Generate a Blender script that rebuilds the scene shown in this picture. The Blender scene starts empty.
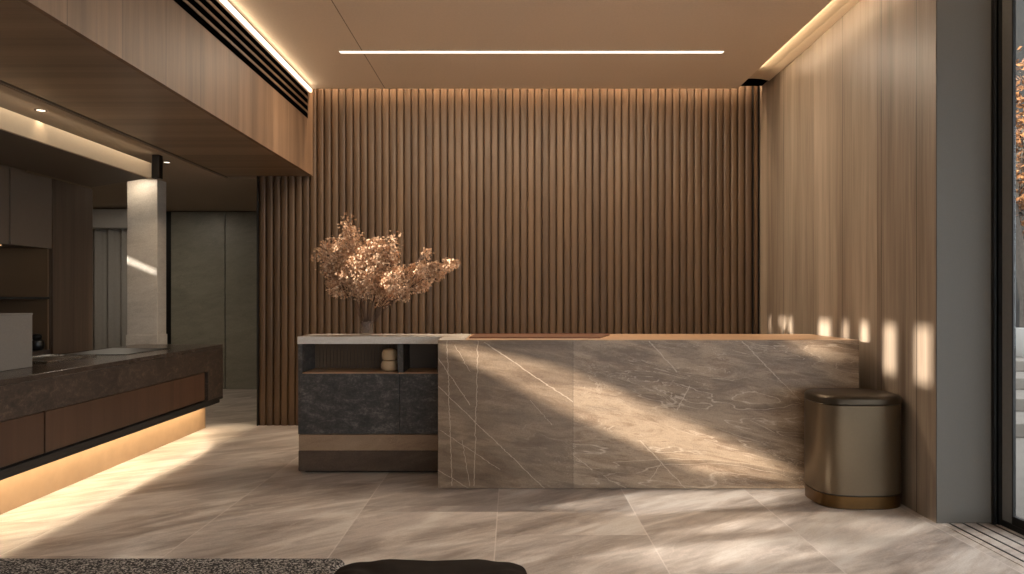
import bpy, bmesh, math, random
from mathutils import Vector, Matrix
random.seed(7)
S = bpy.context.scene
COL = S.collection
F = 720.0
EYE = 1.25
def P(px, py, Y):
    return Vector(((px - 512) / F * Y, Y, EYE + (298 - py) / F * Y))

# ------------------------------------------------------------------ materials
def newmat(name):
    m = bpy.data.materials.new(name); m.use_nodes = True
    nt = m.node_tree; b = nt.nodes['Principled BSDF']
    return m, nt, b
def lin(c):
    return tuple(((x / 255) / 12.92 if x / 255 <= .04045 else (((x / 255) + .055) / 1.055) ** 2.4) for x in c) + (1,)
class G:
    def __init__(s, nt): s.nt = nt
    def n(s, t, **k):
        x = s.nt.nodes.new(t)
        for a, v in k.items(): setattr(x, a, v)
        return x
    def l(s, a, b): s.nt.links.new(a, b)
    def put(s, sock, v):
        if hasattr(v, 'is_output'): s.l(v, sock)
        else: sock.default_value = v
    def obj(s): return s.n('ShaderNodeNewGeometry').outputs['Position']
    def sep(s, v):
        x = s.n('ShaderNodeSeparateXYZ'); s.l(v, x.inputs[0]); return x.outputs
    def comb(s, a, b, c):
        x = s.n('ShaderNodeCombineXYZ')
        for i, v in enumerate((a, b, c)): s.put(x.inputs[i], v)
        return x.outputs[0]
    def m(s, op, a, b=0.0, c=0.0, clamp=False):
        x = s.n('ShaderNodeMath', operation=op); x.use_clamp = clamp
        s.put(x.inputs[0], a); s.put(x.inputs[1], b); s.put(x.inputs[2], c)
        return x.outputs[0]
    def scale(s, v, sc, loc=(0, 0, 0), rot=(0, 0, 0)):
        x = s.n('ShaderNodeMapping'); s.l(v, x.inputs[0])
        x.inputs['Scale'].default_value = sc; x.inputs['Location'].default_value = loc; x.inputs['Rotation'].default_value = rot
        return x.outputs[0]
    def noise(s, v, sc, det=3, rough=.5, dist=0.0):
        x = s.n('ShaderNodeTexNoise'); s.l(v, x.inputs['Vector'])
        x.inputs['Scale'].default_value = sc; x.inputs['Detail'].default_value = det
        x.inputs['Roughness'].default_value = rough; x.inputs['Distortion'].default_value = dist
        return x.outputs['Fac']
    def ramp(s, f, stops):
        x = s.n('ShaderNodeValToRGB'); s.l(f, x.inputs[0]); r = x.color_ramp
        while len(r.elements) < len(stops): r.elements.new(.5)
        for e, (p, c) in zip(r.elements, stops): e.position = p; e.color = c
        return x.outputs[0]
    def mix(s, f, a, b, t='MIX'):
        x = s.n('ShaderNodeMix', data_type='RGBA', blend_type=t)
        s.put(x.inputs[0], f); s.put(x.inputs[6], a); s.put(x.inputs[7], b)
        return x.outputs[2]
    def smooth(s, v, a, b):
        x = s.n('ShaderNodeMapRange', interpolation_type='SMOOTHSTEP')
        s.put(x.inputs[0], v); x.inputs[1].default_value = a; x.inputs[2].default_value = b
        return x.outputs[0]
    def bump(s, h, b, st=.2, d=.01):
        x = s.n('ShaderNodeBump'); x.inputs['Strength'].default_value = st; x.inputs['Distance'].default_value = d
        s.l(h, x.inputs['Height']); s.l(x.outputs[0], b.inputs['Normal'])

def plain(name, c, rough=.5, metal=0., noise=0., sc=40, bump=0.):
    m, nt, b = newmat(name); g = G(nt); c = lin(c)
    b.inputs['Roughness'].default_value = rough; b.inputs['Metallic'].default_value = metal
    f = g.noise(g.obj(), sc, 4)
    d = tuple(x * (1 - noise) for x in c[:3]) + (1,); e = tuple(min(1, x * (1 + noise)) for x in c[:3]) + (1,)
    g.l(g.ramp(f, [(.3, d), (.7, e)]), b.inputs['Base Color'])
    if bump: g.bump(f, b, bump, .002)
    return m

def veneer(name, dark, light, horiz, width, seams=True, rough=.45, seamlist=None, graincol=.5):
    """vertical-grain veneer; horiz = axis index across the boards"""
    m, nt, b = newmat(name); g = G(nt); o = g.obj(); s = g.sep(o)
    h = s[horiz]
    k = g.m('DIVIDE', h, width)
    idx = g.m('FLOOR', k)
    wn = g.n('ShaderNodeTexWhiteNoise', noise_dimensions='1D'); g.l(idx, wn.inputs['W'])
    v = g.comb(h, g.m('MULTIPLY', s[2], .05), g.m('MULTIPLY', idx, 3.7))
    f1 = g.noise(v, 9, 4, .6, .3)
    v2 = g.comb(h, g.m('MULTIPLY', s[2], .025), g.m('MULTIPLY', idx, 1.3))
    f2 = g.noise(v2, 70, 3, .6)
    f = g.m('ADD', g.m('MULTIPLY', f1, .62), g.m('MULTIPLY', f2, .23))
    f = g.m('ADD', f, g.m('MULTIPLY', wn.outputs['Value'], .15))
    c = g.ramp(f, [(.32, lin(dark)), (.66, lin(light))])
    if seams:
        if seamlist:
            acc = None
            for q in seamlist:
                d = g.m('LESS_THAN', g.m('ABSOLUTE', g.m('SUBTRACT', h, q)), .0035)
                acc = d if acc is None else g.m('MAXIMUM', acc, d)
        else:
            acc = g.m('LESS_THAN', g.m('FRACT', k), .004 / width)
        c = g.mix(acc, c, tuple(x * .35 for x in lin(dark)[:3]) + (1,))
    g.l(c, b.inputs['Base Color']); b.inputs['Roughness'].default_value = rough
    g.bump(f2, b, .12, .001)
    return m

def stone(name, cols, sc=1., axes=(0, 2), rough=.25, tiles=None, lines=(), vein=.5, aniso=(1, 1, 3), rot=.2, contour=0, seamx=None):
    """banded stone with fine pale veins"""
    m, nt, b = newmat(name); g = G(nt); o = g.obj(); s = g.sep(o)
    if axes == (0, 2): v0 = g.scale(g.scale(o, (1, 1, 1), rot=(0, rot, 0)), (aniso[0] * sc, sc, aniso[2] * sc), loc=(3.7, 1.3, 2.9))
    else: v0 = g.scale(g.scale(o, (1, 1, 1), rot=(0, 0, -rot)), (aniso[0] * sc, aniso[2] * sc, sc))
    off = None
    if tiles:
        kx = g.m('DIVIDE', g.m('SUBTRACT', s[0], tiles[1]), tiles[0]); ix = g.m('FLOOR', kx)
        ky = g.m('DIVIDE', g.m('ADD', s[1], g.m('MULTIPLY', ix, .53)), tiles[2]); iy = g.m('FLOOR', ky)
        off = g.comb(g.m('MULTIPLY', ix, 5.3), g.m('MULTIPLY', iy, 3.1), g.m('MULTIPLY', ix, 1.9))
        va = g.n('ShaderNodeVectorMath', operation='ADD'); g.l(v0, va.inputs[0]); g.l(off, va.inputs[1]); v0 = va.outputs[0]
    f1 = g.noise(v0, 1.3, 6, .62, 1.1)
    f2 = g.noise(v0, 5.5, 6, .65, 1.6)
    f = g.m('ADD', g.m('MULTIPLY', f1, .65), g.m('MULTIPLY', f2, .35))
    n = len(cols)
    c = g.ramp(f, [(.32 + .36 * i / (n - 1), lin(q)) for i, q in enumerate(cols)])
    # fine veins: contour of distorted noise
    f3 = g.noise(v0, 2.4, 5, .6, 1.4)
    vn = g.m('SUBTRACT', 1.0, g.smooth(g.m('ABSOLUTE', g.m('SUBTRACT', f3, .5)), 0.0, .009))
    vn = g.m('MULTIPLY', vn, g.smooth(g.noise(o, 1.7, 2), .42, .62))
    if contour:
        f5 = g.noise(v0, .9, 5, .5, .5)
        k5 = g.m('ABSOLUTE', g.m('SUBTRACT', g.m('FRACT', g.m('MULTIPLY', f5, 17.0)), .5))
        c5 = g.m('SUBTRACT', 1.0, g.smooth(k5, .0, .065))
        amt = g.m('MULTIPLY', c5, g.smooth(g.noise(v0, .8, 3), .44, .60))
        band = g.m('MULTIPLY', g.m('SINE', g.m('MULTIPLY', f5, 46.0)), .5)
        c = g.mix(.32 * contour, c, g.ramp(g.m('ADD', band, .5), [(.1, (.22, .17, .13, 1)), (.9, (.75, .70, .64, 1))]), 'OVERLAY')
        vn = g.m('MAXIMUM', vn, g.m('MULTIPLY', amt, contour))
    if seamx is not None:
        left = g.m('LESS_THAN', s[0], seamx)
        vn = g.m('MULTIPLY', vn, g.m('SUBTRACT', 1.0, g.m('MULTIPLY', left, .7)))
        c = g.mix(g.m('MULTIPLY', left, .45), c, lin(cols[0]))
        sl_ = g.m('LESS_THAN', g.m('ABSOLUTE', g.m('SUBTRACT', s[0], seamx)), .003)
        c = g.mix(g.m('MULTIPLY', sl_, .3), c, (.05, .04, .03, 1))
    light = lin(cols[-1]); hi = tuple(min(1, x * 1.55 + .03) for x in light[:3]) + (1,)
    c = g.mix(g.m('MULTIPLY', vn, vein), c, hi)
    # fine grain
    f4 = g.noise(o, 120, 3, .7)
    c = g.mix(.16, c, g.ramp(f4, [(.3, (0, 0, 0, 1)), (.7, (1, 1, 1, 1))]), 'OVERLAY')
    if lines:
        acc = None
        hx, hz = s[axes[0]], s[axes[1]]
        for (x0, z0, x1, z1, w) in lines:
            L = math.hypot(x1 - x0, z1 - z0); ux, uz = (x1 - x0) / L, (z1 - z0) / L
            wob = g.m('MULTIPLY', g.m('SUBTRACT', f2, .5), .03)
            a = g.m('ADD', g.m('MULTIPLY', g.m('SUBTRACT', hx, x0), ux), g.m('MULTIPLY', g.m('SUBTRACT', hz, z0), uz))
            d = g.m('ADD', g.m('MULTIPLY', g.m('SUBTRACT', hx, x0), -uz), g.m('MULTIPLY', g.m('SUBTRACT', hz, z0), ux))
            d = g.m('ABSOLUTE', g.m('ADD', d, wob))
            q = g.m('SUBTRACT', 1.0, g.smooth(d, w * .4, w * 1.6))
            q = g.m('MULTIPLY', q, g.m('LESS_THAN', g.m('ABSOLUTE', g.m('SUBTRACT', a, L / 2)), L / 2))
            acc = q if acc is None else g.m('MAXIMUM', acc, q)
        c = g.mix(g.m('MULTIPLY', acc, .55), c, hi)
    if tiles:
        e = .0035
        sx = g.m('LESS_THAN', g.m('ABSOLUTE', g.m('SUBTRACT', g.m('FRACT', g.m('ADD', kx, .5)), .5)), e / tiles[0])
        sy = g.m('LESS_THAN', g.m('ABSOLUTE', g.m('SUBTRACT', g.m('FRACT', g.m('ADD', ky, .5)), .5)), e / tiles[2])
        c = g.mix(g.m('MULTIPLY', sx, .55), c, hi)
        c = g.mix(g.m('MULTIPLY', sy, .3), c, hi)
    g.l(c, b.inputs['Base Color'])
    g.l(g.m('ADD', rough - .06, g.m('MULTIPLY', f2, .14)), b.inputs['Roughness'])
    b.inputs['Specular IOR Level'].default_value = .45
    return m

def darkstone(name, a, bb, rough=.5):
    m, nt, b = newmat(name); g = G(nt); o = g.obj()
    f1 = g.noise(g.scale(o, (1, 1, 2.2)), 9, 8, .75, .6); f2 = g.noise(o, 60, 6, .8)
    f = g.m('ADD', g.m('MULTIPLY', f1, .6), g.m('MULTIPLY', f2, .4))
    g.l(g.ramp(f, [(.42, lin(a)), (.52, lin(tuple((x * 2 + y) / 3 for x, y in zip(a, bb)))), (.62, lin(bb))]), b.inputs['Base Color'])
    b.inputs['Roughness'].default_value = rough; g.bump(f, b, .25, .003)
    return m

def emit(name, c, st):
    m, nt, b = newmat(name)
    b.inputs['Base Color'].default_value = (*c, 1); b.inputs['Emission Color'].default_value = (*c, 1)
    b.inputs['Emission Strength'].default_value = st
    return m

def glassmat(name, tint=(1, 1, 1), refl=.12):
    m, nt, b = newmat(name); nt.nodes.remove(b)
    g = G(nt); out = nt.nodes['Material Output']
    t = g.n('ShaderNodeBsdfTransparent'); t.inputs[0].default_value = (*tint, 1)
    gl = g.n('ShaderNodeBsdfGlossy'); gl.inputs['Roughness'].default_value = .02
    lw = g.n('ShaderNodeLayerWeight'); lw.inputs[0].default_value = .5; fr = g.m('ADD', .03, g.m('MULTIPLY', g.m('POWER', lw.outputs['Facing'], 4.0), .6))
    mx = g.n('ShaderNodeMixShader'); g.l(g.m('ADD', fr, refl * .1), mx.inputs[0]); g.l(t.outputs[0], mx.inputs[1]); g.l(gl.outputs[0], mx.inputs[2])
    g.l(mx.outputs[0], out.inputs[0])
    return m

M = {}
M['slat'] = veneer('slat oak', (70, 52, 36), (98, 75, 53), 0, .071, seams=False, rough=.5)
M['wallwood'] = veneer('pale oak veneer', (98, 83, 70), (156, 140, 123), 1, .36, rough=.45,
                       seamlist=[5.73, 5.19, 4.62, 4.2, 6.4, 3.6, 3.0])
M['bulkwood'] = veneer('walnut veneer', (92, 70, 52), (136, 108, 84), 1, .45, rough=.55)
M['underwood'] = veneer('walnut veneer soffit', (98, 78, 60), (146, 120, 96), 1, .3, seams=False, rough=.4)
M['ceil'] = plain('warm plaster', (236, 218, 196), .8, noise=.03, sc=60)
M['cove'] = plain('cream cove plaster', (214, 194, 166), .7, noise=.02)
M['black'] = plain('black metal', (14, 13, 12), .4, noise=.1)
M['dark'] = plain('dark recess', (20, 17, 15), .7, noise=.1)
M['floor'] = stone('floor marble', [(126, 115, 108), (166, 156, 149), (200, 193, 188), (176, 168, 162)], .55, axes=(0, 1), rough=.30,
                   tiles=(.8, -.085, 1.9), vein=.3, aniso=(.8, 1, 3.0), rot=.62, contour=.9)
cl = []
def cline(x0, y0, x1, y1, w=.0022):
    a = P(x0, y0, 4.71); c = P(x1, y1, 4.71); cl.append((a.x, a.z, c.x, c.z, w))
for q in [(447, 340, 452, 486), (478, 340, 474, 486), (438, 386, 545, 489), (438, 358, 470, 405), (455, 345, 470, 372, .0016), (440, 430, 500, 470, .0016),
          (462, 440, 470, 486, .0016), (484, 342, 573, 402, .003), (649, 341, 677, 372, .003), (742, 341, 776, 376, .0028), (690, 386, 677, 410, .003),
          (573, 455, 592, 470, .0022), (640, 440, 686, 489, .003), (650, 480, 662, 462, .002), (776, 376, 800, 400, .0018), (438, 470, 470, 489, .0016),
          (750, 420, 775, 432, .0018), (530, 400, 552, 425, .0014)]:
    cline(*q)
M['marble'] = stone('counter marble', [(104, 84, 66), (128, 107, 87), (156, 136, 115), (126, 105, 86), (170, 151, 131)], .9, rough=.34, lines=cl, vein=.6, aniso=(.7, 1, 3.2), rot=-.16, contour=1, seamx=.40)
M['whitetop'] = stone('pale stone top', [(196, 186, 174), (214, 206, 196), (222, 216, 208)], 1.2, rough=.25, vein=.2)
M['woodtop'] = plain('oak counter top', (186, 150, 118), .35, noise=.12, sc=14)
M['boardwood'] = plain('dark oak board', (112, 72, 46), .4, noise=.15, sc=20)
M['darkstone'] = darkstone('charcoal stone', (48, 46, 45), (112, 106, 101), .5)
M['shaded_plinth'] = stone('shaded plinth stone', [(66, 54, 46), (84, 70, 60), (98, 82, 70)], .8, rough=.22, vein=.2)
M['isltop'] = darkstone('island top stone', (58, 50, 45), (80, 70, 62), .22)
M['islstone'] = darkstone('island apron stone', (44, 37, 33), (98, 82, 70), .5)
M['drawer'] = veneer('reddish brown drawer', (64, 46, 36), (84, 62, 49), 1, 3., seams=False, rough=.42)
M['toekick'] = plain('beige toe kick stone', (160, 132, 102), .5, noise=.06, sc=12)
M['greyfab'] = plain('grey woven cladding', (112, 107, 101), .8, noise=.12, sc=160, bump=.4)
M['column'] = stone('pale column marble', [(176, 168, 158), (196, 188, 178), (206, 200, 190)], .8, rough=.3, vein=.25)
M['farpanel'] = stone('grey green stone panel', [(118, 114, 102), (132, 128, 115), (142, 138, 124)], 1.4, rough=.35, vein=.35)
M['upcab'] = plain('taupe cabinet lacquer', (104, 92, 80), .5, noise=.03)
M['tallwood'] = veneer('dark walnut tall panel', (74, 60, 50), (104, 88, 74), 1, .3, seams=False)
M['niche'] = veneer('niche walnut', (84, 66, 50), (122, 98, 74), 1, .3, seams=False)
M['copper'] = plain('copper brown lacquer', (84, 54, 38), .4, noise=.05)
M['greycol'] = plain('grey brown plaster', (98, 93, 86), .6, noise=.05, sc=200)
M['frame'] = plain('anthracite aluminium', (120, 118, 115), .4, .1, noise=.05)
M['bin'] = plain('bronze metal', (104, 89, 70), .36, .75, noise=.04, sc=90)
M['binlid_darkened'] = plain('reflection darkened bronze lid', (66, 56, 44), .38, .75, noise=.05)  # bin bronze toned darker for the reflection on the lid top
M['gold'] = plain('brushed gold', (96, 70, 38), .35, .85, noise=.08)
M['cream'] = plain('cream ceramic', (196, 168, 132), .55, noise=.05)
M['steel'] = plain('steel', (190, 184, 174), .25, .9, noise=.03)
M['glass'] = glassmat('window glass', (.93, .95, .95))
M['vglass'] = glassmat('vase glass', (.80, .78, .76), .2)
M['stem'] = plain('dry stem', (70, 46, 30), .7, noise=.2)
M['leather'] = plain('dark brown leather', (24, 15, 11), .6, noise=.25, sc=30, bump=.2)
M['leather'].node_tree.nodes['Principled BSDF'].inputs['Specular IOR Level'].default_value = .05
M['void'] = plain('hole dark stand-in black', (4, 4, 4), 1.0); M['void'].node_tree.nodes['Principled BSDF'].inputs['Specular IOR Level'].default_value = 0
M['curtain'] = plain('grey sheer curtain', (150, 146, 140), .85, noise=.04)
M['ledw'] = emit('warm led', (1.0, .80, .56), 3.2)
M['ledc'] = emit('ceiling led', (1.0, .88, .74), 2.2)
M['pave'] = plain('pale paving', (112, 104, 95), .8, noise=.1, sc=6)
M['whitew'] = plain('white render', (176, 172, 166), .7, noise=.03)
M['bark'] = plain('bark', (84, 76, 68), .85, noise=.25, sc=30)
def flowermat(name, stops, sc, sub=.0):
    m, nt, b = newmat(name); g = G(nt)
    g.l(g.ramp(g.noise(g.obj(), sc, 3, .7), stops), b.inputs['Base Color']); b.inputs['Roughness'].default_value = .75
    b.inputs['Sheen Weight'].default_value = .1
    return m
M['petal'] = flowermat('dried petals', [(.32, lin((150, 110, 80))), (.5, lin((206, 166, 130))), (.68, lin((244, 220, 190)))], 42)
M['leaf'] = flowermat('autumn leaves', [(.35, lin((48, 28, 16))), (.5, lin((120, 74, 34))), (.65, lin((160, 112, 62)))], 8)
M['hedge'] = flowermat('dark foliage', [(.35, lin((10, 9, 7))), (.65, lin((34, 29, 21)))], 12)
# boucle
m, nt, b = newmat('boucle'); g = G(nt); o = g.obj()
vo = g.n('ShaderNodeTexVoronoi'); vo.inputs['Scale'].default_value = 230; g.l(o, vo.inputs['Vector'])
sp = g.sep(vo.outputs['Color'])
g.l(g.ramp(sp[0], [(.45, lin((46, 42, 40))), (.6, lin((96, 90, 86))), (.85, lin((196, 188, 180)))]), b.inputs['Base Color'])
b.inputs['Roughness'].default_value = .95; g.bump(g.m('SUBTRACT', 1.0, vo.outputs['Distance']), b, .9, .006); M['boucle'] = m

# ------------------------------------------------------------------ geometry helpers
def box(bm, x0, x1, y0, y1, z0, z1, bev=0., seg=2):
    t = bmesh.new()
    bmesh.ops.create_cube(t, size=1)
    for v in t.verts:
        v.co = Vector(((x0 + x1) / 2 + v.co.x * (x1 - x0), (y0 + y1) / 2 + v.co.y * (y1 - y0), (z0 + z1) / 2 + v.co.z * (z1 - z0)))
    if bev: bmesh.ops.bevel(t, geom=list(t.edges), offset=bev, segments=seg, affect='EDGES', profile=.5)
    merge(bm, t); return bm
def merge(bm, t):
    me = bpy.data.meshes.new('tmp'); t.to_mesh(me); t.free(); bm.from_mesh(me); bpy.data.meshes.remove(me)
def prism(bm, pts, axis, a, b):
    """extrude a 2-D polygon along axis ('x': pts are y,z; 'y': x,z; 'z': x,y)"""
    def mk(p, q):
        return {'x': (q, p[0], p[1]), 'y': (p[0], q, p[1]), 'z': (p[0], p[1], q)}[axis]
    A = [bm.verts.new(mk(p, a)) for p in pts]; B = [bm.verts.new(mk(p, b)) for p in pts]
    bm.faces.new(A); bm.faces.new(B[::-1])
    for i in range(len(pts)):
        j = (i + 1) % len(pts); bm.faces.new((A[j], A[i], B[i], B[j]))
    return bm
def tube(bm, pts, rads, n=6):
    rings = []
    for i, p in enumerate(pts):
        d = (pts[min(i + 1, len(pts) - 1)] - pts[max(i - 1, 0)]).normalized()
        u = d.cross(Vector((.3, .9, .2))).normalized(); w = d.cross(u)
        r = rads[i] if isinstance(rads, (list, tuple)) else rads
        rings.append([bm.verts.new(p + (u * math.cos(2 * math.pi * k / n) + w * math.sin(2 * math.pi * k / n)) * r) for k in range(n)])
    for a, b in zip(rings, rings[1:]):
        for k in range(n): bm.faces.new((a[k], a[(k + 1) % n], b[(k + 1) % n], b[k]))
    bm.faces.new(rings[0][::-1]); bm.faces.new(rings[-1]); return bm
def loft(bm, rings, cap=True):
    R = [[bm.verts.new(p) for p in r] for r in rings]
    n = len(R[0])
    for a, b in zip(R, R[1:]):
        for k in range(n): bm.faces.new((a[k], a[(k + 1) % n], b[(k + 1) % n], b[k]))
    if cap: bm.faces.new(R[0][::-1]); bm.faces.new(R[-1])
    return bm
def lathe(bm, prof, cx, cy, n=32):
    return loft(bm, [[(cx + r * math.cos(2 * math.pi * k / n), cy + r * math.sin(2 * math.pi * k / n), z) for k in range(n)] for r, z in prof])
def sup(cx, cy, hx, hy, z, e, n=56):
    out = []
    for k in range(n):
        a = 2 * math.pi * k / n; c, s = math.cos(a), math.sin(a)
        out.append((cx + hx * math.copysign(abs(c) ** (2 / e), c), cy + hy * math.copysign(abs(s) ** (2 / e), s), z))
    return out
def mk(name, bm, mat, parent=None, smooth=False, kind=None, label=None):
    bmesh.ops.recalc_face_normals(bm, faces=list(bm.faces))
    me = bpy.data.meshes.new(name); 
    origin = parent.location.copy() if parent is not None else None
    bm.to_mesh(me); bm.free()
    if smooth:
        for p in me.polygons: p.use_smooth = True
        try: me.set_sharp_from_angle(angle=math.radians(38))
        except Exception: pass
    me.materials.append(M[mat] if isinstance(mat, str) else mat)
    o = bpy.data.objects.new(name, me); COL.objects.link(o)
    if parent is not None:
        o.parent = parent; o.matrix_parent_inverse = Matrix.Identity(4)
        # vertices were given in world space
        off = parent.location
        q = parent
        tot = Vector((0, 0, 0))
        while q is not None: tot = tot + q.location; q = q.parent
        if tot.length > 0: me.transform(Matrix.Translation(-tot))
    if kind: o['kind'] = kind
    if label: o['label'] = label
    return o
def thing(name, loc, label, cat, group=None):
    e = bpy.data.objects.new(name, None); COL.objects.link(e); e.location = loc; e.empty_display_size = .1
    e['label'] = label; e['category'] = cat
    if group: e['group'] = group
    return e
def tag(o, label, cat, group=None):
    o['label'] = label; o['category'] = cat
    if group: o['group'] = group
    return o
def struct(name, bm, mat, parent=None, smooth=False):
    return mk(name, bm, mat, parent, smooth, kind='structure')
B = bmesh.new

# ------------------------------------------------------------------ camera
cam = bpy.data.cameras.new('camera'); co = bpy.data.objects.new('camera', cam); COL.objects.link(co)
co.location = (0, 0, EYE); co.rotation_euler = (math.pi / 2, 0, 0)
cam.sensor_width = 36; cam.lens = 36 * F / 1024; cam.shift_y = 11 / 1024; cam.clip_start = .05; cam.clip_end = 200
S.camera = co

# ------------------------------------------------------------------ room shell
CZ = 3.265          # main ceiling
LZ = 2.444          # low ceiling / bulkhead underside
BX = -1.947         # bulkhead side
WY = 7.05           # slatted wall plane
RY = -2.6           # rear wall
RX = 2.66
struct('floor', box(B(), -6.3, 2.74, RY, 10.2, -.12, 0), 'floor')
bm = B(); box(bm, BX, 2.17, RY, 6.93, CZ, CZ + .05)
for (x,) in []: pass
ceiling = struct('ceiling', bm, 'ceil')
bm = B(); box(bm, -6.3, RX + .3, RY - .1, 10.3, 3.50, 3.62)
struct('ceiling_slab', bm, 'ceil')
# thin plaster joint, a darker strip set a millimetre proud
bm = B(); box(bm, -1.224, -1.218, RY, 6.93, CZ - .001, CZ + .01); struct('trim_1', bm, plain('joint tan grey', (150, 126, 102), .9))
# strip light in the ceiling
t = thing('ceiling_strip_light', (.16, 5.886, CZ), 'long thin warm white linear light set into the tan ceiling', 'ceiling light')
bm = B(); box(bm, -1.412, 1.732, 5.860, 5.912, CZ - .004, CZ + .012); mk('housing', bm, 'cove', t)
bm = B(); box(bm, -1.406, 1.726, 5.866, 5.906, CZ - .008, CZ - .003); mk('diffuser', bm, 'ledc', t)

# back wall : backing and rounded slats
bm = B(); box(bm, -2.485, 2.45, WY + .03, WY + .16, 0, 3.5); 
wb = struct('wall_back', bm, 'dark')
bm = B(); p = .0712; x = -2.485 + p / 2; k = 0
while x < 2.36:
    zt = LZ if x < BX - .01 else 3.42
    hw = p * .465
    prof = []
    N = 8
    for i in range(N + 1):
        a = math.pi * i / N
        prof.append((x - hw * math.copysign(abs(math.cos(a)) ** .75, math.cos(a)), WY + .03 - .028 * math.sin(a) ** .55))
    prism(bm, prof[::-1], 'z', 0.0, zt)
    x += p
sl = mk('slats', bm, 'slat', wb, smooth=True); sl['kind'] = 'structure'
bm = B(); box(bm, 2.375, 2.398, WY - .02, WY + .03, 0, 3.5); mk('end_strip', bm, 'slat', wb)['kind'] = 'structure'
bm = B(); box(bm, -2.497, -2.485, WY - .01, WY + .16, 0, LZ); mk('end_cap', bm, 'dark', wb)['kind'] = 'structure'

# right wall : slightly splayed, pale veneer
bm = B()
prism(bm, [(2.355, 3.999), (2.427, 7.05), (2.427, 7.2), (2.59, 7.2), (2.59, 4.17), (2.3555, 4.17)], 'z', 0, 3.5)
struct('wall_right', bm, 'wallwood')
# right cove band
bm = B()
prism(bm, [(2.165, CZ + .030), (2.24, CZ + .034), (2.32, CZ + .030), (2.40, CZ + .012), (2.40, CZ + .06), (2.165, CZ + .06)], 'y', RY, 6.72)
struct('trim_2', bm, 'cove')
bm = B(); box(bm, 2.165, 2.42, 6.72, 6.98, CZ + .04, CZ + .07); struct('cove_end_dark', bm, 'void')  # black board put in for the dark of the hole beyond the cove
# grey pier at the end of the right wall, and glazing toward the camera
bm = B(); box(bm, 2.3575, 2.66, 3.996, 4.16, 0, 3.5, ); box(bm, 2.6, 2.74, 4.16, 10.2, 0, 3.5); struct('wall_pier', bm, 'greycol')
w = thing('window_1', (2.7, 1.0, 0), '', '')
del w['label'], w['category']; w['kind'] = 'structure'
def wpart(n, bm, mat):
    o = mk(n, bm, mat, w); o['kind'] = 'structure'; return o
wpart('reveal_profile', box(box(B(), 2.66, 2.672, 3.97, 4.02, 0, 3.5), 2.680, 2.700, 3.965, 4.02, 0, 3.5), 'black')
wpart('reveal_back', box(B(), 2.66, 2.72, 4.02, 4.16, 0, 3.5), 'black')
wpart('stile', box(B(), 2.70, 2.712, 3.885, 3.99, 0.03, 3.5, .001), 'frame')
wpart('stile_edge', box(B(), 2.698, 2.714, 3.878, 3.886, 0.03, 3.5), 'black')
for yy in (1.55, -.75): wpart('mullion', box(B(), 2.70, 2.712, yy - .04, yy + .04, 0.03, 3.5, .001), 'frame')
wpart('stile', box(B(), 2.70, 2.712, RY, RY + .08, 0.03, 3.5, .001), 'frame')
wpart('bottom_rail', box(box(B(), 2.69, 2.73, RY, 3.97, 0, .03), 2.695, 2.718, RY, 3.88, .03, .075), 'black')
wpart('top_rail', box(B(), 2.69, 2.77, RY, 3.97, 3.27, 3.5), 'black')
for a, c in ((1.59, 3.872), (-.71, 1.51), (RY + .08, -.79)):
    wpart('pane', box(B(), 2.703, 2.709, a, c, .075, 3.27), 'glass')
# floor drain grille in front of the glazing
t = thing('floor_grille', (2.53, 2.2, 0), 'linear floor grille with dark slots beside the glass door', 'grille')
bm = B(); box(bm, 2.375, 2.658, RY + .02, 3.985, .0005, .003); mk('frame', bm, 'floor', t)
for i in range(4):
    xx = 2.415 + i * .076
    mk('slot', box(B(), xx, xx + .011, RY + .05, 3.985, .0032, .005), 'black', t)

# bulkhead at the left
bm = B(); box(bm, BX - .03, BX, RY, WY - .012, LZ, 3.5)
struct('ceiling_bulkhead', bm, 'bulkwood')
bm = B(); box(bm, -2.80, BX - .03, RY, WY + .03, LZ, LZ + .04)
struct('ceiling_soffit', bm, 'underwood')
bm = B(); box(bm, -3.93, -2.86, RY, 4.7, LZ, LZ + .04); box(bm, -6.3, -2.86, 4.7, 10.2, LZ, LZ + .04); box(bm, -2.86, BX, WY + .16, 10.2, LZ, LZ + .04)
struct('ceiling_low', bm, plain('low ceiling plaster', (160, 144, 126), .8))
bm = B(); box(bm, -2.86, -2.80, RY, WY + .16, LZ + .02, LZ + .05); struct('trim_4', bm, 'dark')
bm = B(); box(bm, -2.836, -2.824, RY, WY + .1, LZ - .002, LZ + .02); struct('trim_5', bm, 'upcab')
# linear diffuser
t = thing('air_vent', (BX, 4, 3.09), 'long dark linear air diffuser with four slots high on the wooden bulkhead', 'air vent')
for i in range(4):
    z = 3.185 - i * .067
    mk('slot', box(B(), BX + .0005, BX + .002, RY, 6.86, z - .023, z + .023), 'void', t)
for i in range(3):
    z = 3.1515 - i * .067
    mk('blade', box(B(), BX + .0021, BX + .007, RY, 6.86, z - .010, z + .010, .002), 'bulkwood', t)
t = thing('cove_light', (BX, 4, 3.25), 'bright warm linear light along the top edge of the wooden bulkhead', 'strip light')
mk('diffuser', box(B(), BX + .001, BX + .022, RY, 6.93, CZ - .034, CZ - .006), 'ledw', t)
mk('profile', box(B(), BX + .001, BX + .026, RY, 6.93, CZ - .006, CZ - .001), 'gold', t)
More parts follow.
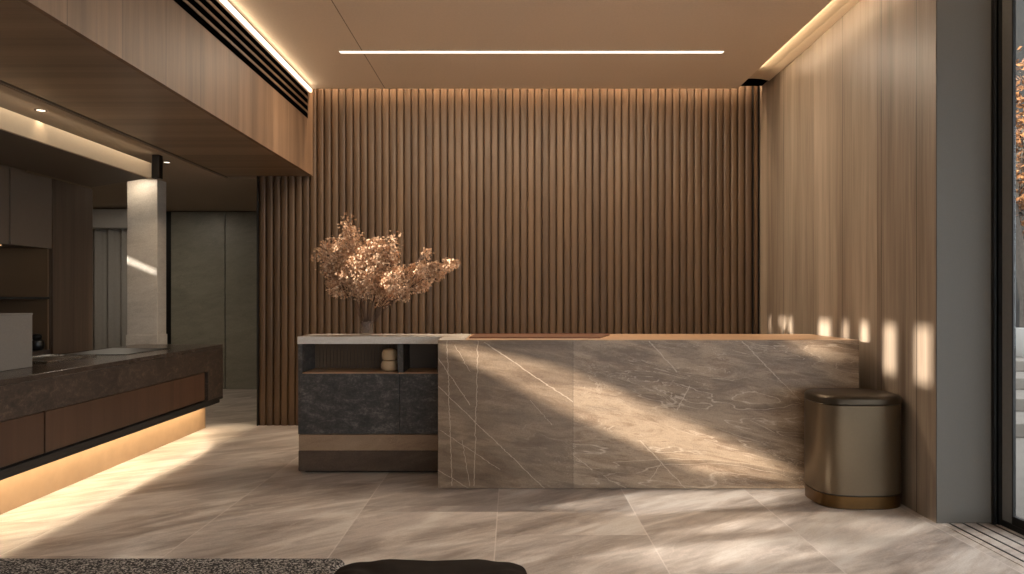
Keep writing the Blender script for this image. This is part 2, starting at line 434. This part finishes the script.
# recessed downlights
for i, (x, y) in enumerate(((-2.99, 4.57), (-3.03, 6.32))):
    t = thing('downlight', (x, y, LZ), ['small recessed downlight in the low ceiling, the nearer of the pair', 'small recessed downlight in the low ceiling, close to the column'][i], 'downlight', 'downlights in the low ceiling')
    mk('ring', lathe(B(), [(.034, LZ + .005), (.034, LZ - .004), (.026, LZ - .005), (.026, LZ + .004)], x, y), 'steel', t, True)
    mk('lens', lathe(B(), [(.025, LZ - .001), (.025, LZ - .003)], x, y), 'ledc', t)
# canopy over the island's far side
t = thing('ceiling_canopy', (-3.4, 5, 2.25), 'lowered ceiling canopy panel with a glowing pale edge over the kitchen', 'canopy')
mk('panel', prism(B(), [(-3.02, 3.2), (-3.02, 6.0), (-3.80, 6.5), (-3.80, 4.72), (-3.42, 4.72), (-3.42, 3.2)], 'z', 2.25, 2.265), 'upcab', t)
mk('edge', box(B(), -3.025, -3.0, 3.2, 5.99, 2.245, 2.37), 'cove', t)
mk('hanger', box(B(), -3.0, -2.94, 6.0, 6.06, 2.25, LZ), 'black', t)
mk('led_strip', box(B(), -3.10, -3.08, 3.2, 5.95, 2.266, 2.28), 'ledw', t)

# rest of shell
bm = B(); box(bm, -6.3, 3.0, 9.9, 10.1, 0, 2.6); struct('wall_far', bm, 'upcab')
for i, (a, c) in enumerate(((-4.67, -3.935), (-3.925, -3.1))):
    tag(mk('wall_panel', box(B(), a, c, 9.86, 9.9, 0.0, 2.43, .004), 'farpanel'),
        ['tall grey green stone wall panel beside the dark gap', 'tall grey green stone wall panel next to the slatted wall', 'grey green stone wall panel hidden behind the slatted wall'][i], 'wall panel', 'stone panels on the corridor wall')
tag(mk('recess_strip', box(B(), -4.76, -4.67, 9.88, 9.9, 0.0, 2.43), 'black'), 'black vertical recess strip between the marble column and the stone panels', 'strip')
bm = B(); box(bm, BX - .03, 2.9, WY + .16, 9.9, LZ - .001, 3.5); struct('wall_core', bm, 'dark')
# unseen rear wall, its window added to let in low daylight fill
bm = B(); box(bm, -6.3, -.2, RY - .15, RY, 0, 3.5); box(bm, -.2, 2.45, RY - .15, RY, 2.15, 3.5); box(bm, 2.45, 2.9, RY - .15, RY, 0, 3.5)
struct('wall_rear', bm, 'greycol')
w = thing('window_rear_fill', (.4, RY, 0), '', ''); del w['label'], w['category']; w['kind'] = 'structure'
for xx in (-.17, 1.1, 2.42): wpart('mullion', box(B(), xx - .03, xx + .03, RY - .11, RY - .05, 0, 2.15, .003), 'frame')
for a, c in ((-.14, 1.07), (1.13, 2.39)): wpart('pane', box(B(), a, c, RY - .085, RY - .075, .01, 2.14), 'glass')
# unseen left wall, openings shaped to throw the sun patches, x = -3.9 (front part); openings as polygons in (y, z)
def wall_with_holes(name, x0, x1, y0, y1, z0, z1, holes, mat):
    cu = bpy.data.curves.new(name, 'CURVE'); cu.dimensions = '2D'; cu.fill_mode = 'BOTH'
    cu.extrude = (x1 - x0) / 2
    for poly in [[(y0, z0), (y1, z0), (y1, z1), (y0, z1)]] + holes:
        sp = cu.splines.new('POLY'); sp.points.add(len(poly) - 1); sp.use_cyclic_u = True
        for q, pt in zip(poly, sp.points): pt.co = (q[0], q[1], 0, 1)
    ob = bpy.data.objects.new('tmp', cu); COL.objects.link(ob)
    ob.matrix_world = Matrix(((0, 0, 1, (x0 + x1) / 2), (1, 0, 0, 0), (0, 1, 0, 0), (0, 0, 0, 1)))
    bpy.context.view_layer.update()
    dg = bpy.context.evaluated_depsgraph_get()
    me = bpy.data.meshes.new_from_object(ob.evaluated_get(dg)); me.transform(ob.matrix_world)
    bpy.data.objects.remove(ob)
    me.materials.clear(); me.materials.append(M[mat])
    o = bpy.data.objects.new(name, me); COL.objects.link(o); o['kind'] = 'structure'
    return o
DX, DY, DZ = 1.0, .35, -.2
holes = []
XQ = -3.9
def q(p):
    t = p[0] - XQ
    return (p[1] - DY / DX * t, p[2] - DZ / DX * t)
def wallslot(pa, pb, z0, z1=1.08):
    r = []
    for px in (pa, pb):
        Y = 2.385 * F / (px - 512); r.append(Y)
    Y0, Y1 = min(r), max(r)
    xw = 2.385
    a = q((xw, Y0, z0)); b = q((xw, Y1, z1))
    return [(a[0], a[1]), (b[0], a[1]), (b[0], b[1]), (a[0], b[1])]
for a in ((766, 770, .88), (776, 784, .66), (786.5, 790.5, .88), (818, 831, .88), (843, 849, .84), (862, 870, .80), (886, 899, .78), (919, 936, .76)):
    holes.append(wallslot(*a))
cp = [(440, 347), (560, 410), (700, 472), (800, 478), (760, 450), (640, 398), (560, 365), (470, 345)]
holes.append([q(P(a, b, 4.71)) for a, b in cp])
def fl(pts):
    out = []
    for a, b in pts:
        Y = EYE * F / (b - 298); out.append(q(((a - 512) / F * Y, Y, 0)))
    return out
holes.append(fl([(540, 507), (640, 515), (800, 503), (804, 489), (650, 491)]))
holes.append(fl([(600, 552), (690, 572), (860, 552), (760, 538)]))
holes.append(fl([(670, 531), (770, 532), (800, 520), (730, 519)]))
holes.append(fl([(835, 520), (900, 535), (940, 530), (900, 520)]))
a = q((1.96, 4.24, .22)); b_ = q((2.03, 4.24, .52))
holes.append([(b_[0], a[1]), (a[0], a[1]), (a[0], b_[1]), (b_[0], b_[1])])
wall_with_holes('wall_left_gobo', -3.93, -3.9, RY, 4.7, 0, 3.5, holes, 'greycol')
# kitchen side wall further back + corridor
struct('wall_kitchen', box(B(), -4.55, -4.45, 4.7, 6.6, 0, 3.5), 'upcab')
struct('wall_return', box(B(), -4.55, -3.9, 4.66, 4.74, 0, 3.5), 'upcab')
XQ = -6.0
hl = [q(P(a, b, 7.23)) for a, b in ((124, 254), (160, 270), (160, 277), (124, 262))]  # unseen slit shaped to throw the sun streak on the column
wall_with_holes('wall_corridor_gobo', -6.03, -6.0, 6.2, 10.0, 0, 3.5, [hl], 'upcab')
struct('wall_corridor_front', box(B(), -6.1, -4.4, 6.12, 6.2, 0, 3.5), 'upcab')

# ------------------------------------------------------------------ column
cobj = B(); box(cobj, -3.865, -3.562, 7.23, 7.42, 0, LZ, .004)
cst = struct('column', cobj, 'column')
bm = B(); box(bm, -3.875, -3.555, 7.222, 7.43, 0, .88, .004); o = mk('base', bm, 'column', cst); o['kind'] = 'structure'

# curtain at the end of the corridor
t = thing('window_curtain', (-5.4, 9.7, 0), 'grey floor length curtain with a pale pelmet, left of the marble column', 'curtain')
bm = B(); xs = [-6.0 + i * .01 for i in range(121)]
f_ = [(x, 9.70 + .035 * math.sin(x * 34) + .012 * math.sin(x * 71)) for x in xs]
prism(bm, f_ + [(x, y + .01) for x, y in f_[::-1]], 'z', .02, 2.19)
mk('drape', bm, 'curtain', t, True)
mk('pelmet', box(B(), -6.0, -4.8, 9.52, 9.85, 2.18, 2.43, .01), 'whitew', t)

# ------------------------------------------------------------------ kitchen back run
def upper(y0, y1, lab):
    t = thing('upper_cabinet', (-4.1, (y0 + y1) / 2, 1.667), lab, 'cabinet', 'wall cabinets in the kitchen')
    mk('body', box(B(), -4.44, -3.855, y0, y1, 1.667, 2.244), 'upcab', t)
    mk('door', box(B(), -3.853, -3.832, y0 + .004, y1 - .004, 1.66, 2.244, .002), 'upcab', t)
upper(5.50, 6.0, 'taupe wall cabinet under the canopy, the one beside the tall wood panel')
upper(4.76, 5.49, 'taupe wall cabinet at the left edge, nearer than its neighbour')
t = thing('tall_cabinet', (-4.1, 6.3, 0), 'tall dark wood cabinet from floor to canopy, left of the column', 'cabinet')
mk('body', box(B(), -4.44, -3.855, 6.004, 6.58, 0.0, 2.245), 'tallwood', t)
mk('door', box(B(), -3.853, -3.83, 6.008, 6.578, 0.02, 2.245, .002), 'tallwood', t)
t = thing('niche_panelling', (-4.3, 5.4, .8), 'walnut lined wall niche with a thin shelf below the wall cabinets', 'shelf niche')
mk('back_panel', box(B(), -4.44, -4.36, 4.76, 6.0, 1.262, 1.666), 'niche', t)
mk('lower_panel', box(B(), -4.44, -4.36, 4.76, 6.0, .82, 1.24), 'copper', t)
mk('end_panel', box(B(), -4.36, -3.86, 5.985, 6.0, .82, 1.666), 'niche', t)
mk('shelf', box(B(), -4.36, -3.84, 4.76, 5.984, 1.24, 1.26, .002), 'dark', t)
mk('led_strip', box(B(), -4.0, -3.985, 4.76, 5.62, 1.658, 1.666), emit('amber led', (1, .62, .32), 1.0), t)
t = thing('base_cabinet', (-4.1, 5.4, 0), 'dark base cabinet run with stone top behind the island', 'cabinet')
mk('body', box(B(), -4.44, -3.86, 4.76, 6.0, 0.08, .78), 'tallwood', t)
mk('worktop', box(B(), -4.44, -3.845, 4.76, 6.0, .78, .82, .003), 'islstone', t)
mk('toe_kick', box(B(), -4.44, -3.92, 4.76, 6.0, 0, .08), 'black', t)
t = thing('niche_ornament', (-3.905, 5.915, .82), 'small black ornament with rounded lid in the lit niche', 'ornament')
cx, cy = -3.905, 5.915
mk('body', lathe(B(), [(.04, .821), (.054, .84), (.056, .875), (.048, .900), (.03, .908)], cx, cy, 24), 'black', t, True)
mk('lid', lathe(B(), [(.03, .908), (.037, .92), (.038, .938), (.028, .952), (.010, .956)], cx, cy, 24), 'black', t, True)

# ------------------------------------------------------------------ island
IX = -2.81; IE = 7.0; IS = 3.6
t = thing('kitchen_island', (-3.2, 5.3, 0), 'long dark stone topped island with brown drawers and glowing underside', 'kitchen island')
mk('worktop', box(B(), -3.66, IX, IS, IE, .765, .80, .004), 'isltop', t)
mk('apron', box(B(), -3.655, IX, IS, 6.655, .57, .764, .003), 'islstone', t)
mk('end_panel', box(B(), -3.655, IX, 6.66, IE, .30, .764, .003), 'islstone', t)
mk('base_panel', box(B(), -3.655, IX, IS, IE, .275, .30, .002), 'dark', t)
mk('light_lip', box(B(), -2.832, -2.822, IS, 6.95, .243, .276), 'dark', t)
mk('carcass', box(B(), -3.64, IX - .03, IS + .01, 6.655, .30, .57), 'dark', t)
for a, c in ((3.61, 4.335), (4.35, 6.60)):
    mk('drawer', box(B(), IX - .028, IX - .008, a, c, .315, .565, .002), 'drawer', t)
mk('toe_kick', box(B(), -3.6, -2.95, IS + .05, 6.93, 0.0, .235, .002), 'toekick', t)
mk('support', box(B(), -3.6, -3.05, IS + .1, 6.85, .235, .275), 'dark', t)
mk('led_strip', box(B(), -2.90, -2.88, IS + .1, 6.85, .268, .275), 'ledw', t)
t = thing('raised_bar_block', (-3.35, 4.0, .8), 'light grey woven textured raised block on the island', 'bar block')
mk('cladding', box(B(), -3.56, -3.13, 3.64, 4.70, .801, 1.14, .003), 'greyfab', t)
mk('cap', box(B(), -3.562, -3.128, 3.638, 4.702, 1.14, 1.152, .002), 'greyfab', t)
t = thing('induction_hob', (-3.28, 6.05, .8), 'flat dark glass hob set in the island top near the column', 'hob')
mk('glass_plate', box(B(), -3.55, -3.05, 5.68, 6.4, .8, .806, .002), 'black', t)
mk('trim', box(B(), -3.56, -3.04, 5.67, 6.41, .8, .802), 'steel', t)
t = thing('light_strip_tray', (-3.35, 5.2, .8), 'shallow steel tray added for the bright strip of light on the island beside the grey block', 'tray')  # tray added to stand for a bright strip of light on the top
mk('base', box(B(), -3.58, -3.2, 4.95, 5.55, .801, .806, .001), 'steel', t)
bm = B()
for r in ((-3.58, -3.57, 4.95, 5.55), (-3.21, -3.2, 4.95, 5.55), (-3.58, -3.2, 4.95, 4.96), (-3.58, -3.2, 5.54, 5.55)): box(bm, *r, .806, .816)
mk('rim', bm, 'steel', t)

# ------------------------------------------------------------------ reception counter
CT = .975; CB = 5.5; CY = 4.71; CYc = 5.13; CL = -1.524; CM = -.484; CR = 2.27
t = thing('marble_counter', (.9, 5.1, 0), 'long veined brown marble reception counter with wooden top', 'counter')
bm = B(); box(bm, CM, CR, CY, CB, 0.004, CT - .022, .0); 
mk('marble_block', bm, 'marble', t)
mk('top_edge', box(B(), CM, CR, CY, CY + .03, CT - .022, CT, .002), 'marble', t, label='thin marble rim')
mk('wood_top', box(B(), -.31, CR, CY + .031, CB, CT - .021, CT, .001), 'woodtop', t)
t = thing('drawer_cabinet', (-1.0, 5.3, 0), 'charcoal stone fronted low cabinet with open niches, left of the marble counter', 'cabinet')
mk('side_panel', box(B(), CL, CL + .03, CYc, CB - .02, .28, .921), 'darkstone', t)
mk('drawer', box(B(), CL + .002, -.802, CYc - .002, CYc + .02, .282, .712, .002), 'darkstone', t)
mk('drawer', box(B(), -.799, CM - .002, CYc - .002, CYc + .02, .282, .712, .002), 'darkstone', t)
mk('carcass', box(B(), CL + .03, CM, CYc + .02, CB - .02, .28, .708), 'dark', t)
mk('niche_floor', box(B(), CL + .03, CM, CYc, CB - .02, .709, .718), 'woodtop', t)
mk('divider', box(B(), -.815, -.775, CYc, CB - .02, .718, .921, .001), 'darkstone', t)
mk('niche_back', box(B(), CL + .03, CM, CB - .04, CB - .02, .718, .921), 'niche', t)
bm = B(); x = CL + .05
while x < -.85: box(bm, x, x + .018, CB - .048, CB - .039, .718, .92); x += .026
mk('back_slats', bm, 'niche', t)
mk('shaded_plinth', box(B(), CL, CM, CYc, CB, .014, .162, .008), 'shaded_plinth', t)  # lower base coloured dark for the shade lying on it
mk('lit_plinth_band', box(B(), CL + .003, CM, CYc + .004, CB - .004, .162, .276, .002), stone('lit tan base stone', [(120, 96, 76), (150, 124, 100), (164, 138, 114)], .8, rough=.3, vein=.4), t)  # upper base coloured tan for the light falling on it
mk('plinth_foot', box(B(), CL + .04, CM, CYc + .04, CB - .05, 0, .014), 'black', t)
tag(mk('worktop', prism(B(), [(CL - .004, CYc - .006), (CM - .001, CYc - .006), (CM - .001, CY + .02), (CM + .0, CY + .032), (-.312, CY + .032), (-.312, CB), (-1.40, CB)], 'z', .922, CT) if False else
        box(box(B(), CL - .004, CM - .002, CYc - .006, CB, .923, CT + .001, .002), CM - .002, -.312, CY + .032, CB, CT - .0205, CT + .001), 'whitetop'),
    'pale stone slab worktop over the charcoal cabinet', 'worktop')
t = thing('wooden_board', (.0, 5.2, CT), 'thin dark wooden board lying flat on the counter top', 'board')
mk('board', prism(B(), [(-.29, 4.90), (.60, 4.90), (.72, 5.30), (-.27, 5.30)], 'z', CT + .0005, CT + .010), 'boardwood', t)
mk('lip', prism(B(), [(-.29, 5.29), (.70, 5.29), (.72, 5.305), (-.27, 5.305)], 'z', CT + .010, CT + .016), 'boardwood', t)
# jar in the niche
jx, jy = -.895, 5.26
t = thing('lidded_jar', (jx, jy, .718), 'cream rounded ceramic jar with domed lid inside the open niche', 'jar')
mk('body', lathe(B(), [(.03, .719), (.052, .724), (.062, .745), (.062, .77), (.052, .792), (.04, .797)], jx, jy), 'cream', t, True)
mk('lid', lathe(B(), [(.04, .798), (.052, .803), (.057, .825), (.056, .85), (.045, .872), (.02, .880)], jx, jy), 'cream', t, True)

# vase + bouquet
vx, vy = -1.085, 5.36
t = thing('glass_vase', (vx, vy, CT), 'small clear smoky glass vase standing on the pale worktop', 'vase')
bm = lathe(B(), [(.045, CT + .002), (.05, CT + .006), (.05, CT + .10), (.047, CT + .10), (.047, CT + .012), (.01, CT + .010)], vx, vy)
gm, gnt, gb = newmat('smoky vase glass'); gg = G(gnt)
gb.inputs['Base Color'].default_value = lin((150, 128, 108)); gb.inputs['Roughness'].default_value = .3
gt = gg.n('ShaderNodeBsdfTransparent'); gx = gg.n('ShaderNodeMixShader'); gx.inputs[0].default_value = .22
gg.l(gt.outputs[0], gx.inputs[1]); gg.l(gb.outputs[0], gx.inputs[2]); gg.l(gx.outputs[0], gnt.nodes['Material Output'].inputs[0])
mk('glass', bm, gm, t, True)
t = thing('dried_bouquet', (vx, vy, CT + .014), 'bouquet of dried pinkish tan blossom branches in the glass vase', 'dried flowers')
clusters = [(333, 252, 16), (348, 262, 20), (341, 284, 16), (352, 240, 14), (347, 224, 8, 'spike'), (362, 286, 15), (368, 262, 17), (376, 248, 12), (384, 272, 18),
            (382, 296, 13), (393, 242, 9, 'spike'), (396, 284, 15), (409, 276, 13), (420, 284, 11), (424, 270, 10), (436, 272, 10), (447, 266, 8), (455, 264, 5),
            (324, 270, 9, 'sparse'), (318, 256, 8, 'sparse'), (427, 254, 5, 'spike'), (392, 256, 9), (358, 273, 18), (372, 283, 17), (402, 292, 10), (337, 268, 15)]
def blossom(bm, c, r):
    R = Matrix.Rotation(random.uniform(0, 6.28), 3, Vector((random.gauss(0, 1), random.gauss(0, 1), random.gauss(0, 1))).normalized())
    for k in range(4):
        a = k * math.pi / 2
        u = Vector((math.cos(a), math.sin(a), .35)); v = Vector((-math.sin(a), math.cos(a), 0))
        pts = [Vector((0, 0, 0)), u * .55 + v * .42, u * 1.0 + v * .1, u * .55 - v * .42]
        bm.faces.new([bm.verts.new(c + (R @ q_) * r) for q_ in pts])
for cxy in clusters:
    px, py, r = cxy[:3]; mode = cxy[3] if len(cxy) > 3 else ''
    Yc = vy + random.uniform(-.10, .06)
    c = P(px, py, Yc); rr = r / 134.0
    base = Vector((vx + random.uniform(-.02, .02), vy + random.uniform(-.02, .02), CT + .02))
    neck = Vector((vx + (c.x - vx) * .1, vy, CT + .11))
    pts = []
    for i in range(9):
        u = i / 8
        p1 = neck + Vector(((c.x - vx) * .35, 0, (c.z - neck.z) * .6))
        q0 = base.lerp(neck, min(1, u * 3)) if u < .3334 else None
        if q0 is None:
            w_ = (u - .3334) / .6666
            q0 = neck * (1 - w_) ** 2 + p1 * 2 * w_ * (1 - w_) + c * w_ ** 2
        pts.append(q0)
    bm = tube(B(), pts, [.0032 - .002 * i / 8 for i in range(9)], 5)
    tips = []
    for k in range(10):
        d = Vector((random.gauss(0, 1), random.gauss(0, 1), random.gauss(0, 1))).normalized()
        tip = c + d * rr * random.uniform(.6, .95); tips.append(tip)
        tube(bm, [pts[-2], (pts[-2] + tip) / 2 + Vector((0, 0, .004)), tip], [.0014, .001, .0007], 4)
    br = mk('branch', bm, 'stem', t)
    bm = B()
    n = int(90 + 52000 * rr ** 2) if not mode else (int(25 + 3500 * rr ** 2) if mode == 'sparse' else int(60 + 9000 * rr ** 2))
    for k in range(n):
        d = Vector((random.gauss(0, 1), random.gauss(0, 1), random.gauss(0, 1))).normalized()
        if random.random() < .5:
            q_ = random.choice(tips) + d * rr * .35 * random.random()
        else:
            q_ = c + Vector((d.x, d.y * .8, d.z)) * rr * random.random() ** .45
        if mode == 'spike':
            q_ = c + Vector((random.gauss(0, .5), random.gauss(0, .4), random.gauss(0, .6))) * rr
        blossom(bm, q_, random.uniform(.008, .013))
    o = mk('blossoms', bm, 'petal', br); o['kind'] = 'stuff'

# ------------------------------------------------------------------ bin
bx, by = 2.098, 4.45
t = thing('pedal_bin', (bx, by, 0), 'rounded bronze metal bin with reflection-darkened lid and gold base beside the marble counter', 'bin')
hx, hy, e = .260, .215, 3.0
mk('base_ring', loft(B(), [sup(bx, by, hx - .012, hy - .012, .0, e), sup(bx, by, hx - .004, hy - .004, .006, e), sup(bx, by, hx - .004, hy - .004, .078, e)]), 'gold', t, True)
mk('shadow_gap', loft(B(), [sup(bx, by, hx - .012, hy - .012, .078, e), sup(bx, by, hx - .012, hy - .012, .086, e)]), 'black', t, True)
mk('body', loft(B(), [sup(bx, by, hx, hy, .086, e), sup(bx, by, hx, hy, .30, e), sup(bx, by, hx, hy, .612, e), sup(bx, by, hx - .003, hy - .003, .615, e)]), 'bin', t, True)
lid = [sup(bx, by, hx - .004, hy - .004, .617, e), sup(bx, by, hx, hy, .620, e), sup(bx, by, hx, hy, .648, e), sup(bx, by, hx - .004, hy - .004, .658, e), sup(bx, by, hx - .014, hy - .013, .666, e), sup(bx, by, hx * .8, hy * .8, .672, e), sup(bx, by, hx * .4, hy * .4, .676, e)]
mk('lid', loft(B(), lid), 'binlid_darkened', t, True)

# ------------------------------------------------------------------ foreground seats
t = thing('boucle_bench', (-1.4, 1.9, 0), 'low bench covered in speckled black and white boucle fabric', 'bench')
mk('cushion', box(B(), -2.3, -.51, 1.58, 2.236, .16, .45, .03, 4), 'boucle', t, True)
for x, y in ((-2.2, 1.66), (-.66, 1.66), (-2.2, 2.14), (-.66, 2.14)):
    mk('leg', lathe(B(), [(.014, 0), (.02, .16)], x, y, 16), 'black', t, True)
px_, py_ = -.222, 1.78
t = thing('tufted_pouf', (px_, py_, 0), 'dark brown leather pouf with a tufted button top', 'pouf')
rings = []
prof = [(.90, .10), (.99, .13), (1.0, .2), (1.0, .43), (.995, .462), (.97, .487), (.945, .497)] + [(.93 - .93 * i / 22, .497 + .008 * math.sin(min(1, i / 6) * math.pi / 2)) for i in range(1, 22)]
for f_, z in prof:
    ring = []
    for (x, y, _) in sup(px_, py_, .272 * f_, .272 * f_, z, 8, 120):
        zz = z
        if z > .46:
            a, b2 = (x - px_) / .11, (y - py_) / .11
            u, v = (a + b2) * math.pi / 1.0, (a - b2) * math.pi / 1.0
            dd = (math.sin(u / 2) ** 2 * math.sin(v / 2) ** 2)
            zz = z - .007 * (1 - dd) ** 4 * min(1, max(0, z - .485) / .012) + .015
        ring.append((x, y, zz))
    rings.append(ring)
mk('cushion', loft(B(), rings), 'leather', t, True)
for sx in (-1, 1):
    for sy in (-1, 1): mk('leg', lathe(B(), [(.014, 0), (.02, .11)], px_ + sx * .2, py_ + sy * .2, 16), 'black', t, True)

# ------------------------------------------------------------------ outside
struct('ground_outside', box(box(B(), 2.77, 26, RY - 8, 30, -.16, -.03), -14, 2.77, RY - 8, RY - .15, -.16, -.03), 'pave')
struct('shading_eave', box(B(), 2.78, 5.4, RY, 3.85, 3.1, 3.3), 'greycol')  # unseen overhang added to shade the top of the pier
t = thing('garden_steps', (5.6, 7.6, 0), 'pale stone garden steps seen through the glass', 'steps')
for i in range(4):
    mk('step', box(B(), 4.4, 9, 6.6 + i * .7, 9.6, -.03 + i * .13, .10 + i * .13, .01), 'pave', t)
tag(mk('garden_wall', box(B(), 5.0, 11, 9.62, 9.9, -.03, .80, .01), 'whitew'), 'low white garden wall seen through the glass', 'wall')
tag(mk('garden_planter', lathe(B(), [(.16, .49), (.2, .6), (.2, .86), (.17, .86), (.17, .7)], 6.62, 9.3, 24), 'whitew', None, True), 'round pale planter outside by the white garden wall', 'planter')
tag(mk('hedge', box(B(), 5.0, 24, 14.5, 16, -.03, 8.5), 'hedge'), 'dark hedge behind the garden trees', 'hedge')
def tree(x, y, H, lab):
    t = thing('garden_tree', (x, y, -.03), lab, 'tree', 'autumn trees in the garden')
    tr = [Vector((x + .12 * math.sin(i * 1.1), y, -.03 + H * .6 * i / 6)) for i in range(7)]
    mk('trunk', tube(B(), tr, [.12 - .012 * i for i in range(7)], 8), 'bark', t, True)
    tips = []
    for k in range(9):
        a = k * 2.4; L = random.uniform(.9, 1.7); h0 = random.uniform(.55, 1.) * H * .6
        p0 = Vector((x, y, h0)); p1 = p0 + Vector((math.cos(a) * L, math.sin(a) * L, random.uniform(.2, 1.2)))
        mk('branch', tube(B(), [p0, (p0 + p1) / 2 + Vector((0, 0, .12)), p1], [.04, .025, .01], 6), 'bark', t, True); tips.append(p1); tips.append((p0 + p1) / 2)
    bm = B()
    for tip in tips:
        for k in range(520):
            c = tip + Vector((random.gauss(0, .38), random.gauss(0, .38), random.gauss(0, .32)))
            R = Matrix.Rotation(random.uniform(0, 6.28), 3, Vector((random.gauss(0, 1), random.gauss(0, 1), random.gauss(0, 1))).normalized())
            bm.faces.new([bm.verts.new(c + R @ Vector(v)) for v in ((-.05, 0, 0), (0, -.025, 0), (.05, 0, 0), (0, .025, .01))])
    o = mk('leaves', bm, 'leaf', t); o['kind'] = 'stuff'
tree(7.7, 10.9, 6.4, 'orange leaved garden tree nearest the glass')
tree(13.4, 11.4, 6.5, 'orange leaved garden tree farther out by the hedge')

# ------------------------------------------------------------------ lights
def area(name, loc, rot, sx, sy, e, col=(1, .78, .54), spread=180):
    d = bpy.data.lights.new(name, 'AREA'); d.shape = 'RECTANGLE'; d.size = sx; d.size_y = sy; d.energy = e; d.color = col
    d.spread = math.radians(spread)
    o = bpy.data.objects.new(name, d); COL.objects.link(o); o.location = loc; o.rotation_euler = rot
    return o
R = math.radians
area('strip_lamp', (.16, 5.886, CZ - .012), (0, 0, 0), 3.17, .05, 95, (1, .82, .62))
area('back_cove_lamp', (.2, 6.965, 3.40), (0, 0, 0), 4.35, .03, 26, (1, .72, .46))
area('right_cove_lamp', (2.176, 1.9, CZ + .012), (0, R(-84), 0), .018, 9.0, 17, (1, .78, .54))
area('bulkhead_lamp', (BX + .03, 2.2, CZ - .022), (0, R(-72), 0), .025, 9.2, 10, (1, .78, .54), 150)
area('canopy_lamp', (-2.93, 4.6, LZ - .01), (0, R(28), 0), .02, 2.7, 2.0, (1, .82, .60))
area('toe_kick_lamp', (-2.868, 5.25, .268), (0, R(-8), 0), .012, 3.25, 15, (1, .78, .50))
area('niche_lamp', (-3.99, 5.35, 1.65), (0, 0, 0), .02, .55, .3, (1, .68, .40))
area('niche_lamp_low', (-4.05, 5.3, 1.235), (0, 0, 0), .02, .6, .15, (1, .5, .22))
for x, y in ((-2.99, 4.57), (-3.03, 6.32)):
    d = bpy.data.lights.new('downlight_lamp', 'SPOT'); d.energy = 3 if y < 5 else 35; d.color = (1, .78, .54); d.spot_size = R(70); d.spot_blend = .6; d.shadow_soft_size = .02
    o = bpy.data.objects.new('downlight_lamp', d); COL.objects.link(o); o.location = (x, y, LZ - .012); o.rotation_euler = (R(0 if y < 5 else 40), 0, R(0 if y < 5 else 25))
# unseen fill lamps added under the ceiling for general warm light
for x, y in ((1.0, -.6), (1.0, 1.6)):
    area('room_fill', (x, y, CZ - .01), (0, 0, 0), .3, .3, 5, (1, .84, .66))
area('column_fill', (-3.72, 7.06, LZ - .02), (R(18), 0, 0), .2, .03, 1.3, (1, .84, .64))  # extra lamp added behind the canopy to brighten the column top
area('corridor_fill', (-4.6, 8.4, LZ - .01), (0, 0, 0), .3, .3, 14, (1, .86, .68))  # fill lamp added to lift the dark corridor
area('kitchen_fill', (-3.2, 3.6, 2.43), (0, 0, 0), .15, .15, 3, (1, .84, .66))  # fill lamp added out of view to brighten the kitchen
# daylight
sd = bpy.data.lights.new('sun', 'SUN'); sd.energy = 16; sd.angle = R(.85); sd.color = (1, .92, .80)
so = bpy.data.objects.new('sun', sd); COL.objects.link(so); so.rotation_euler = Vector((DX, DY, DZ)).to_track_quat('-Z', 'Y').to_euler()
w_ = bpy.data.worlds.new('World'); S.world = w_; w_.use_nodes = True
bg = w_.node_tree.nodes['Background']; bg.inputs[0].default_value = (.92, .95, 1.0, 1); bg.inputs[1].default_value = 4.3

# ------------------------------------------------------------------ render settings
S.view_settings.view_transform = 'Standard'; S.view_settings.look = 'None'; S.view_settings.gamma = 1; S.view_settings.exposure = 0
S.view_settings.use_curve_mapping = False
S.cycles.use_denoising = True
S.cycles.max_bounces = 8; S.cycles.diffuse_bounces = 5; S.cycles.transparent_max_bounces = 12
S.cycles.sample_clamp_indirect = 4
